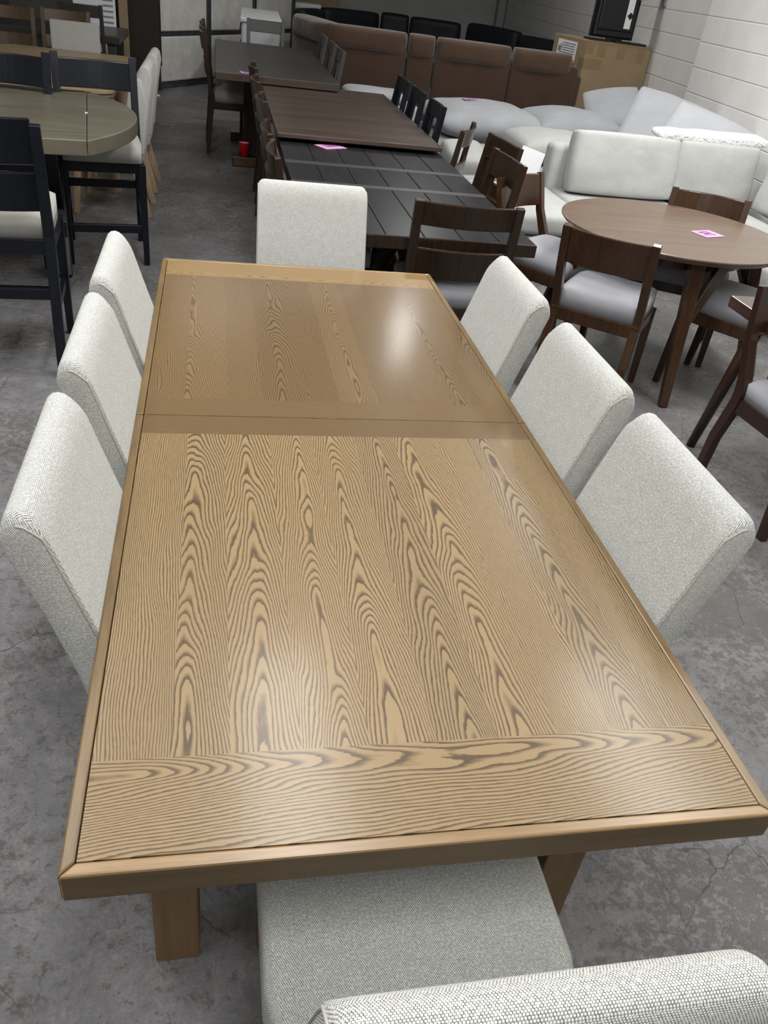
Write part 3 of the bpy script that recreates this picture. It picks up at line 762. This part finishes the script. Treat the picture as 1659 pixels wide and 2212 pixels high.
# square cream chair at the far end of the oak table
def sq(label):
    t = thing('square_back_chair', label, 'chair')
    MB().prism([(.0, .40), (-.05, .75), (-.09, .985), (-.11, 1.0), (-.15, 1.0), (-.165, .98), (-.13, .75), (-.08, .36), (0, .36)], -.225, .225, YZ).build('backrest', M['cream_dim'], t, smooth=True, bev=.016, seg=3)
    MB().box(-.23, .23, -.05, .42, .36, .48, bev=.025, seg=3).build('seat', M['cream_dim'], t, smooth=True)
    for sx in (-1, 1):
        for yy in (-.04, .37): MB().bar((sx*.19, yy, .37), (sx*.195, yy+(.0), 0), .045, .045, w1=.035, d1=.035).build('leg', M['raw_oak'], t, bev=.002)
    return t
s_ = sq('square backed cream chair facing the viewer at the far end of the pale oak table'); s_.location = (-1.13, 8.70, 0); s_.rotation_euler = (0, 0, math.radians(184)); s_['group'] = 'cream chairs at the back left'
# back-left: grey table, brown chairs, boxes, tall dark panel
bl = thing('grey_end_table', 'grey wooden table end in the dark back left corner', 'table', (-.84, 11.1, 0))
MB().box(-1.7, 0, -1.1, 0, .72, .80).build('tabletop', M['slate_top'], bl, bev=.01)
for xx in (-1.55, -.10):
    for yy in (-1.0, -.10): MB().bar((xx, yy, .72), (xx, yy, 0), .09, .09, w1=.06, d1=.06).build('leg', M['slate_wood'], bl, bev=.004)
def brn(label): return slat_chair('brown_chair', label, 'chair', M['brown_wood'], M['seat_grey'], .50, 1.05, w=.48, slats=((.93, 1.045), (.70, .82)), sag=.02)
brc = placer(brn)
brc((-1.80, 9.1, 0), 180, 'brown wooden chair at the far left edge behind the pale oak table', 'brown chairs in the back left corner')
brc((-1.30, 9.3, 0), 180, 'brown wooden chair behind the square backed cream chair', 'brown chairs in the back left corner')
g1 = slat_chair('grey_chair', 'grey slat back chair in front of the grey table end at the back left', 'chair', M['slate_wood'], M['seat_grey'], .52, 1.085, w=.46, slats=((.96, 1.08), (.72, .80)), sag=.02)
g1.location = (-1.225, 10.02, 0); g1.rotation_euler = (0, 0, 0)
def carton(name, label, loc, size, rz, m, group=None):
    t = thing(name, label, 'box', loc, rz, group); sx, sy, sz = size
    MB().box(-sx/2, sx/2, -sy/2, sy/2, 0, sz).build('carton', m, t, bev=.006); return t
bx = carton('white_carton', 'white printed carton standing behind the grey chair at the back left', (-1.30, 11.75, 0), (.5, .35, 1.3), 8, M['white_paper'])
mb = MB()
for i in range(7): mb.box(.10, .22, -.178, -.1755, 1.15-.06*i, 1.17-.06*i)
mb.build('print', M['ink'], bx)
carton('tall_carton', 'tall brown carton beside the white printed carton at the back left', (-.98, 11.95, 0), (.11, .5, 1.5), 8, M['card'])
pn = thing('tall_cabinet', 'tall dark brown cabinet side standing left of the panelled door', 'cabinet', (-.86, 12.55, 0), 4)
MB().box(-.30, .30, -.35, .35, 0, 2.2).build('carcass', M['cocoa'], pn, bev=.004)
MB().box(.302, .318, -.30, .30, .3, 2.1).build('edge_trim', M['espresso'], pn)
pp = MB().box(-.04, .04, -.03, .03, 0, .012).build('paper_scrap', M['white_paper'], None); pp.location = (-.58, 11.75, 0); pp.rotation_euler = (0, 0, .3); tag(pp, 'scrap of white paper on the floor by the dark cabinet', 'paper')

# white dresser, its drawers facing left
dz = thing('dresser', 'white dresser beyond the far end of the slate table', 'dresser', (.80, 12.35, 0), -2)
MB().box(-.235, .235, -.98, .98, .06, 1.0).build('carcass', M['white_paint'], dz, bev=.004)
MB().box(-.265, .265, -1.03, 1.03, 1.0, 1.05).build('top', M['white_paint'], dz, bev=.012, seg=3)
for k in range(4):
    for j in range(2):
        d_ = MB().box(-.25, -.235, -.94+j*.95, -.02+j*.95, .12+k*.215, .315+k*.215).build('drawer', M['white_paint'], dz, bev=.004)
        for yy in (-.72, -.24): MB().lathe([(.008, 0), (.008, .012), (.018, .018), (.018, .026), (.004, .03)], 12).build('knob', M['gloss_black'], d_, smooth=True).matrix_local = T(-.25, yy+j*.95, .22+k*.215) @ Matrix.Rotation(-PI/2, 4, 'Y')
for sx in (-1, 1):
    for sy in (-1, 1): MB().box(sx*.21-.025, sx*.21+.025, sy*.94-.025, sy*.94+.025, 0, .06).build('foot', M['white_paint'], dz)

# ------------------------------------------------------------------ brown suede reclining sectional seen from behind
bs = thing('reclining_sectional', 'brown suede reclining sectional seen from behind, far right', 'sofa', (1.46, 9.93, 0), -8)
secs = [(0.0, .90), (.92, 1.22), (1.24, 2.12), (2.14, 2.93)]
def panel(x0, x1, m4_, h=1.07, nm='back_panel'):
    mb = MB(); mb.prism([(0, .09), (-.03, .5), (-.035, h-.06), (-.02, h-.01), (.03, h), (.12, h), (.14, .09)], x0, x1, YZ)
    mb._tf(mb.bm.verts, m4_); return mb.build(nm, M['suede_flat'], bs, smooth=True, bev=.018, seg=3)
def roll(x0, x1, m4_, h=1.07, seed=0):
    mb = MB(); mb.pillow(x1-x0+.01, .235, .33, edge=.42, p=3, n=18, seed=seed, wr=.012, mtx=T((x0+x1)/2, .065, h+.002) @ RX(90))
    mb._tf(mb.bm.verts, m4_); return mb.build('headrest', M['suede'], bs, smooth=True, sub=1)
I4 = Matrix.Identity(4)
mb = MB()
for i, (a, b_) in enumerate(secs):
    panel(a, b_, I4); roll(a, min(b_, 2.84), I4, seed=i+1)
    mb.box(a, b_, .10, .88, .06, .46, bev=.03)
mb.build('seat_base', M['suede'], bs, smooth=True)
for a, b_ in ((0, .9), (1.24, 2.12), (2.14, 2.93)): MB().box(a+.02, b_-.02, .26, .92, .44, .58, bev=.05, seg=3).build('seat_cushion', M['suede'], bs, smooth=True)
MB().box(2.90, 3.0, .0, .9, .06, .98, bev=.04, seg=3).build('arm', M['suede_flat'], bs, smooth=True)
# wing running back on the left
mw = Matrix.Translation((-.02, .02, 0)) @ RZ(118)
mw2 = Matrix(((-1, 0, 0, 0), (0, 1, 0, 0), (0, 0, 1, 0), (0, 0, 0, 1)))
ml = Matrix.Translation((-.45, 1.05, 0)) @ RZ(-66)
panel(0, 1.12, ml); roll(0, 1.15, ml, seed=9)
MB().box(0, 1.1, .12, .85, .06, .46, ml, bev=.03).build('seat_base', M['suede'], bs, smooth=True)

# black leather sofa set against the back, seen over the brown one
kb = thing('leather_sectional', 'black leather sectional running along the back wall, behind the brown sectional', 'sofa', (0, 0, 0))
def bseat(x0, y0, x1, y1, h, seed):
    d = Vector((x1-x0, y1-y0, 0)); L = d.length; a = math.degrees(math.atan2(d.y, d.x))
    mm = T(x0, y0, 0) @ RZ(a)
    mb = MB(); mb.pillow(L+.03, .62, .26, edge=.72, p=9, n=10, seed=seed, wr=.01, mtx=mm @ T(L/2, .12, h-.30) @ RX(90)); mb.build('back_cushion', M['leather'], kb, smooth=True, sub=1)
    mb = MB(); mb.box(0, L, -.85, .0, .05, .45, mm, bev=.03); mb.build('seat_base', M['leather'], kb, smooth=True)
for i, q in enumerate([(1.60, 14.4, 2.02, 15.15, 1.07), (2.03, 15.55, 3.10, 16.0, 1.08), (3.10, 16.0, 3.58, 15.9, 1.10), (3.58, 15.82, 4.44, 15.50, 1.10), (4.44, 15.2, 5.0, 14.05, 1.15), (4.99, 13.95, 5.45, 12.95, 1.12)]): bseat(*q, i)
ct = carton('big_carton', 'large brown carton rising behind the white appliance at the back', (2.05, 17.6, 0), (.95, .5, 1.35), -5, M['card'])
wa = thing('white_appliance', 'white appliance with rounded lid in front of the large brown carton', 'appliance', (1.72, 16.3, 0), -4)
MB().box(-.32, .32, -.28, .28, 0, .98, bev=.03, seg=3).build('cabinet', M['appliance'], wa, smooth=False)
MB().box(-.325, .325, -.29, .29, .985, 1.09, bev=.035, seg=3).build('lid', M['appliance'], wa, smooth=False)
sh = thing('pallet_rack', 'dark steel rack of leaning rods behind the white dresser', 'rack', (1.12, 17.2, 0), 0)
for xx in (-.16, -.08, .0, .14): MB().box(xx-.02, xx+.02, -.02, .02, 0, 1.22+xx).build('rod', M['steel'], sh)
MB().box(-.2, .2, -.03, .03, .9, .96).build('rail', M['steel'], sh)

# ------------------------------------------------------------------ carton with television, right
cb = thing('moving_carton', 'big taped cardboard carton by the block wall carrying a television', 'box', (4.93, 10.33, 0), 7)
CW, CD, CH = .90, .86, 1.335
MB().box(-CW/2, CW/2, -CD/2, CD/2, 0, CH).build('carton', M['card'], cb, bev=.008)
mb = MB(); e = .0015
for x0, x1, z0, z1 in ((-.45, -.35, 1.20, CH), (-.29, -.18, 1.18, CH-.005), (-.02, .09, 1.17, CH-.005), (.26, .36, 1.15, CH-.005), (-.45, -.20, 1.04, 1.15)):
    mb.box(x0, x1, -CD/2-e, -CD/2+.001, z0, z1)
mb.box(-CW/2-e, -CW/2+.001, -.43, -.30, 1.04, 1.15); mb.box(-.45, .45, -CD/2-e*.6, -CD/2+.001, CH-.03, CH+.001)
mb.build('packing_tape', M['tape'], cb)
lb = MB().box(-CW/2-.003, -CW/2, -.20, .30, 1.07, 1.29).build('shipping_label', M['white_paper'], cb)
mb = MB()
for i in range(6): mb.box(-CW/2-.0045, -CW/2-.003, -.17+.02*(i % 2), .16+.03*((i*2) % 3), 1.255-.026*i, 1.265-.026*i)
mb.box(-CW/2-.0045, -CW/2-.003, .19, .27, 1.16, 1.22)
mb.build('label_print', M['ink'], lb)
MB().box(-CW/2-.0045, -CW/2-.003, -.20, .30, 1.07, 1.10).build('orange_strip', M['orange'], lb)
l2 = MB().box(-CW/2-.003, -CW/2, -.08, .28, .90, 1.05).build('lower_label', M['white_paper'], cb)
MB().box(-CW/2-.003, -CW/2, -.22, -.085, .90, 1.05).build('green_label', M['green'], cb)
tv = thing('television', 'black television seen from behind, standing on the big taped carton', 'television', (4.97, 10.17, CH), -2)
mb = MB(); mb.box(-.27, .24, -.06, .02, .045, .95, bev=.02); mb.box(-.24, .21, -.09, -.05, .12, .70, bev=.015); tvb = mb.build('casing', M['gloss_black'], tv)
MB().box(-.30, .27, .02, .035, .035, 1.0, bev=.004).build('screen_panel', M['gloss_black'], tv)
st = MB().box(.075, .155, -.094, -.0905, .155, .70).build('sticker_strip', M['white_paper'], tv)
MB().box(-.028, .028, -.003, .0, -.028, .028).build('diamond_mark', M['gloss_black'], st).matrix_local = T(.13, -.0945, .29) @ Matrix.Rotation(PI/4, 4, 'Y')
mb = MB(); mb.box(-.33, -.08, -.15, .10, 0, .022, bev=.006); mb.box(.0, .40, -.16, .10, 0, .022, bev=.006); mb.box(-.08, .12, -.03, .0, .01, .08); mb.build('stand_foot', M['gloss_black'], tv)
wb = thing('wall_bracket', 'grey wall bracket on the block wall above the television', 'bracket', (*W2(DF-.001, 10.45), 1.86), -math.degrees(AL))
MB().bar((-.02, 0, 0), (-.30, .05, -.05), .05, .03, up=(0, 0, 1)).build('arm', M['grey_metal'], wb, bev=.004); MB().box(-.02, .0, -.06, .06, -.09, .09).build('wall_plate', M['grey_metal'], wb)

# ------------------------------------------------------------------ light grey sectionals and loose cushions
ls = thing('grey_sectional', 'light grey linen sectional behind the round table', 'sofa', (0, 0, 0))
MB().box(2.16, 4.5, 5.0, 6.15, .03, .30, bev=.03, seg=3).build('base', M['linen'], ls, smooth=True)
for a, b_ in ((2.16, 2.86), (2.88, 3.86), (3.88, 4.50)): MB().box(a, b_, 4.97, 6.02, .31, .455, bev=.045, seg=4).build('seat_cushion', M['linen'], ls, smooth=True)
MB().box(2.84, 4.5, 5.93, 6.14, .28, .78, bev=.05, seg=3).build('back_frame', M['linen'], ls, smooth=True)
# right arm run of the same sectional: channelled seat along the wall
for k in range(3): MB().box(3.72, 4.46, 4.02+.31*k, 4.32+.31*k, .20, .455, bev=.04, seg=3).build('channel_cushion', M['linen'], ls, smooth=True)
MB().box(3.72, 4.46, 4.0, 4.96, .03, .21, bev=.02).build('base', M['linen'], ls, smooth=True)
def cushion(name, label, size, mtx, m, seed, edge=.35, wr=.02, group=None, p=4):
    mb = MB(); mb.pillow(*size, edge=edge, p=p, n=18, seed=seed, wr=wr)
    o = mb.build(name, m, None, smooth=True, sub=1); o.matrix_world = mtx
    return tag(o, label, 'cushion', group)
GQ = 'loose light grey sofa cushions'
cushion('sofa_cushion', 'big upright back cushion of the grey sectional, directly behind the round table', (.93, .47, .22), T(3.385, 5.80, .69) @ RX(80), M['linen'], 1, .55, .016, GQ)
cushion('sofa_cushion', 'big upright back cushion under the white plush throw, right end of the grey sectional', (.74, .47, .22), T(4.18, 5.80, .69) @ RX(80), M['linen'], 2, .55, .02, GQ)
cushion('sofa_cushion', 'upright grey cushion cut by the right edge, facing the round table', (.62, .42, .20), T(4.66, 5.32, .67) @ RZ(-75) @ RX(78), M['linen'], 3, .5, .02, GQ)
th = MB(); th.pillow(.98, .24, .07, edge=.5, p=4, n=24, seed=5, wr=.012); o = th.build('plush_throw', M['plush'], None, smooth=True, sub=1); o.matrix_world = T(4.13, 5.90, .945) @ Matrix.Rotation(math.radians(-1), 4, 'Y') @ RX(4); tag(o, 'white plush throw along the top of the upright sofa cushion', 'throw')
# far grey sofa in front of the brown sectional
fs = thing('grey_sofa', 'light grey sofa base in front of the brown sectional carrying loose cushions', 'sofa', (0, 0, 0))
MB().box(2.42, 3.55, 8.2, 9.2, .03, .385, bev=.03, seg=3).build('base', M['linen'], fs, smooth=True)
MB().box(3.58, 4.55, 7.75, 9.15, .03, .42, bev=.03, seg=3).build('seat', M['linen'], fs, smooth=True)
MB().box(1.62, 2.38, 8.75, 9.3, .03, .56, bev=.04, seg=3).build('arm', M['linen'], fs, smooth=True)
MB().box(2.25, 2.42, 8.25, 9.15, .03, .36, bev=.05, seg=3).build('side_block', M['linen'], fs, smooth=True)
cushion('sofa_cushion', 'plump flat grey cushion carrying a pink tag, in front of the brown sectional', (1.18, 1.14, .36), T(3.02, 8.62, .535), M['linen_cool'], 6, .22, .016, GQ, 2.6)
cushion('sofa_cushion', 'flat white cushion peeping out beyond the right corner of the walnut table', (.66, .5, .13), T(1.88, 9.03, .625), M['linen_cool'], 7, .2, .01, GQ)
cushion('sofa_cushion', 'grey cushion lying flat below the right end of the brown sectional', (1.0, .95, .36), T(3.98, 8.50, .58), M['linen_cool'], 8, .14, .014, GQ, 2.2)
cushion('sofa_cushion', 'grey square cushion tilted against the big taped carton', (.62, .58, .24), T(4.47, 8.55, .78) @ RZ(-10) @ Matrix.Rotation(math.radians(-12), 4, 'Y') @ RX(36), M['linen_cool'], 9, .06, .008, GQ, 1.8)
# run along the wall
rw = thing('sofa_bench', 'light grey sofa seat along the block wall, under the leaning cushions', 'sofa', (0, 0, 0))
MB().box(3.75, 4.74, 6.22, 7.65, .03, .60, bev=.05, seg=3).build('base', M['linen'], rw, smooth=True)
cushion('sofa_cushion', 'wide grey cushion leaning on the block wall beside the square tilted cushion', (.84, .84, .20), T(4.46, 7.25, .80) @ RZ(-30) @ Matrix.Rotation(math.radians(10), 4, 'Y') @ RX(36), M['linen_cool'], 10, .08, .01, GQ, 2.2)
cushion('sofa_cushion', 'grey cushion leaning on the block wall behind the plush throw', (.80, .74, .18), T(4.42, 6.42, .83) @ RZ(-34) @ Matrix.Rotation(math.radians(13), 4, 'Y') @ RX(30), M['linen_cool'], 11, .08, .01, GQ, 2.2)
otm = thing('ottoman', 'light grey ottoman block behind the upright sofa cushion', 'ottoman', (0, 0, 0))
MB().box(2.62, 3.62, 6.6, 7.6, .03, .465, bev=.035, seg=3).build('base', M['linen'], otm, smooth=True)
cushion('sofa_cushion', 'grey cushion lying on the ottoman block, white sheet tucked under its corner', (.86, .72, .26), T(3.27, 6.98, .595), M['linen'], 12, .3, .02, GQ, 2.8)
sh = MB(); sh.box(-.11, .11, -.002, .002, -.12, .12); o = sh.build('paper_sheet', M['white_paper'], None); o.matrix_world = T(2.90, 6.585, .50) @ RX(-12) @ Matrix.Rotation(math.radians(14), 4, 'Y'); tag(o, 'white paper sheet hanging from the cushion on the ottoman', 'paper')
cushion('sofa_cushion', 'small pleated grey cushion end beside the ottoman, behind the espresso chairs', (.40, .34, .20), T(2.44, 7.05, .42) @ RZ(15) @ RX(25), M['linen'], 13, .45, .02, GQ)
sb = thing('low_stool', 'low light grey block under the pleated cushion', 'stool', (2.42, 7.05, 0)); MB().box(-.16, .16, -.2, .2, 0, .30, bev=.03, seg=3).build('block', M['linen'], sb, smooth=True)

# ------------------------------------------------------------------ pink price tags
def price(label, loc, rz, w, h, n, tilt=0):
    t = thing('price_tag', label, 'tag', loc, rz, 'pink price tags')
    t.rotation_euler = (math.radians(tilt), 0, math.radians(rz))
    MB().box(-w/2, w/2, -h/2, h/2, 0, .002).build('paper', M['pink'], t)
    mb = MB(); rnd = random.Random(n)
    for k in range(4):
        pts = []; x = -.3*w; 
        for j in range(7): pts.append((x, (.22-.14*k)*h + rnd.uniform(-.07, .07)*h, .0028)); x += .1*w*rnd.uniform(.6, 1)
        mb.tube(pts, .0022, 4)
    mb.build('pen_scribble', M['pen'], t); return t
price('pink price tag lying on the espresso plank table', (.935, 5.03-.03, T2H+.001), 32, .17, .13, 1)
price('pink price tag lying on the round brown table', (2.855, 3.50, RTH+.001), 20, .15, .12, 2)
price('pink price tag lying on the plump grey cushion by the brown sectional', (2.88, 8.62, .718), 5, .20, .10, 3)
price('pink price tag at the near edge of the slate grey table', (.47, 7.22, T4H+.001), 10, .13, .10, 4)

# ------------------------------------------------------------------ lights: ceiling strip fixtures and added fill lights
def strip(x, y, sx, sy, e, col=(1, .99, .97), rz=0, z=4.3):
    l = bpy.data.lights.new('ceiling_or_fill_strip', 'AREA'); l.shape = 'RECTANGLE'; l.size = sx; l.size_y = sy; l.energy = e; l.color = col
    o = bpy.data.objects.new('ceiling_or_fill_strip', l); C.objects.link(o); o.location = (x, y, z); o.rotation_euler = (0, 0, math.radians(rz)); return o
strip(.70, 2.75, .6, 2.4, 100)
strip(3.2, 2.5, .6, 2.4, 100)
strip(-1.25, 2.5, .6, 2.4, 85)
strip(.6, -1.6, .6, 2.4, 115)
strip(2.95, 10.7, .25, .25, 42)
strip(3.3, 5.3, .4, 1.2, 52, z=3.1)  # added fill for the right wall, low so the oak top doesn't mirror it
strip(4.1, 7.0, .4, 1.2, 45)  # added light to brighten the block wall around the television
strip(.2, 11.6, 1.2, 2.4, 17)  # added fill that lifts the panelled door and the white dresser
strip(-1.9, -.4, .6, 2.4, 60)  # added fill for the floor at the near left
wd = bpy.data.worlds.new('room_fill'); sc.world = wd; wd.use_nodes = True
wd.node_tree.nodes['Background'].inputs[0].default_value = (.9, .95, 1, 1); wd.node_tree.nodes['Background'].inputs[1].default_value = .035

sc.view_settings.view_transform = 'Standard'; sc.view_settings.look = 'None'; sc.view_settings.gamma = 1; sc.view_settings.use_curve_mapping = False
sc.view_settings.exposure = .08
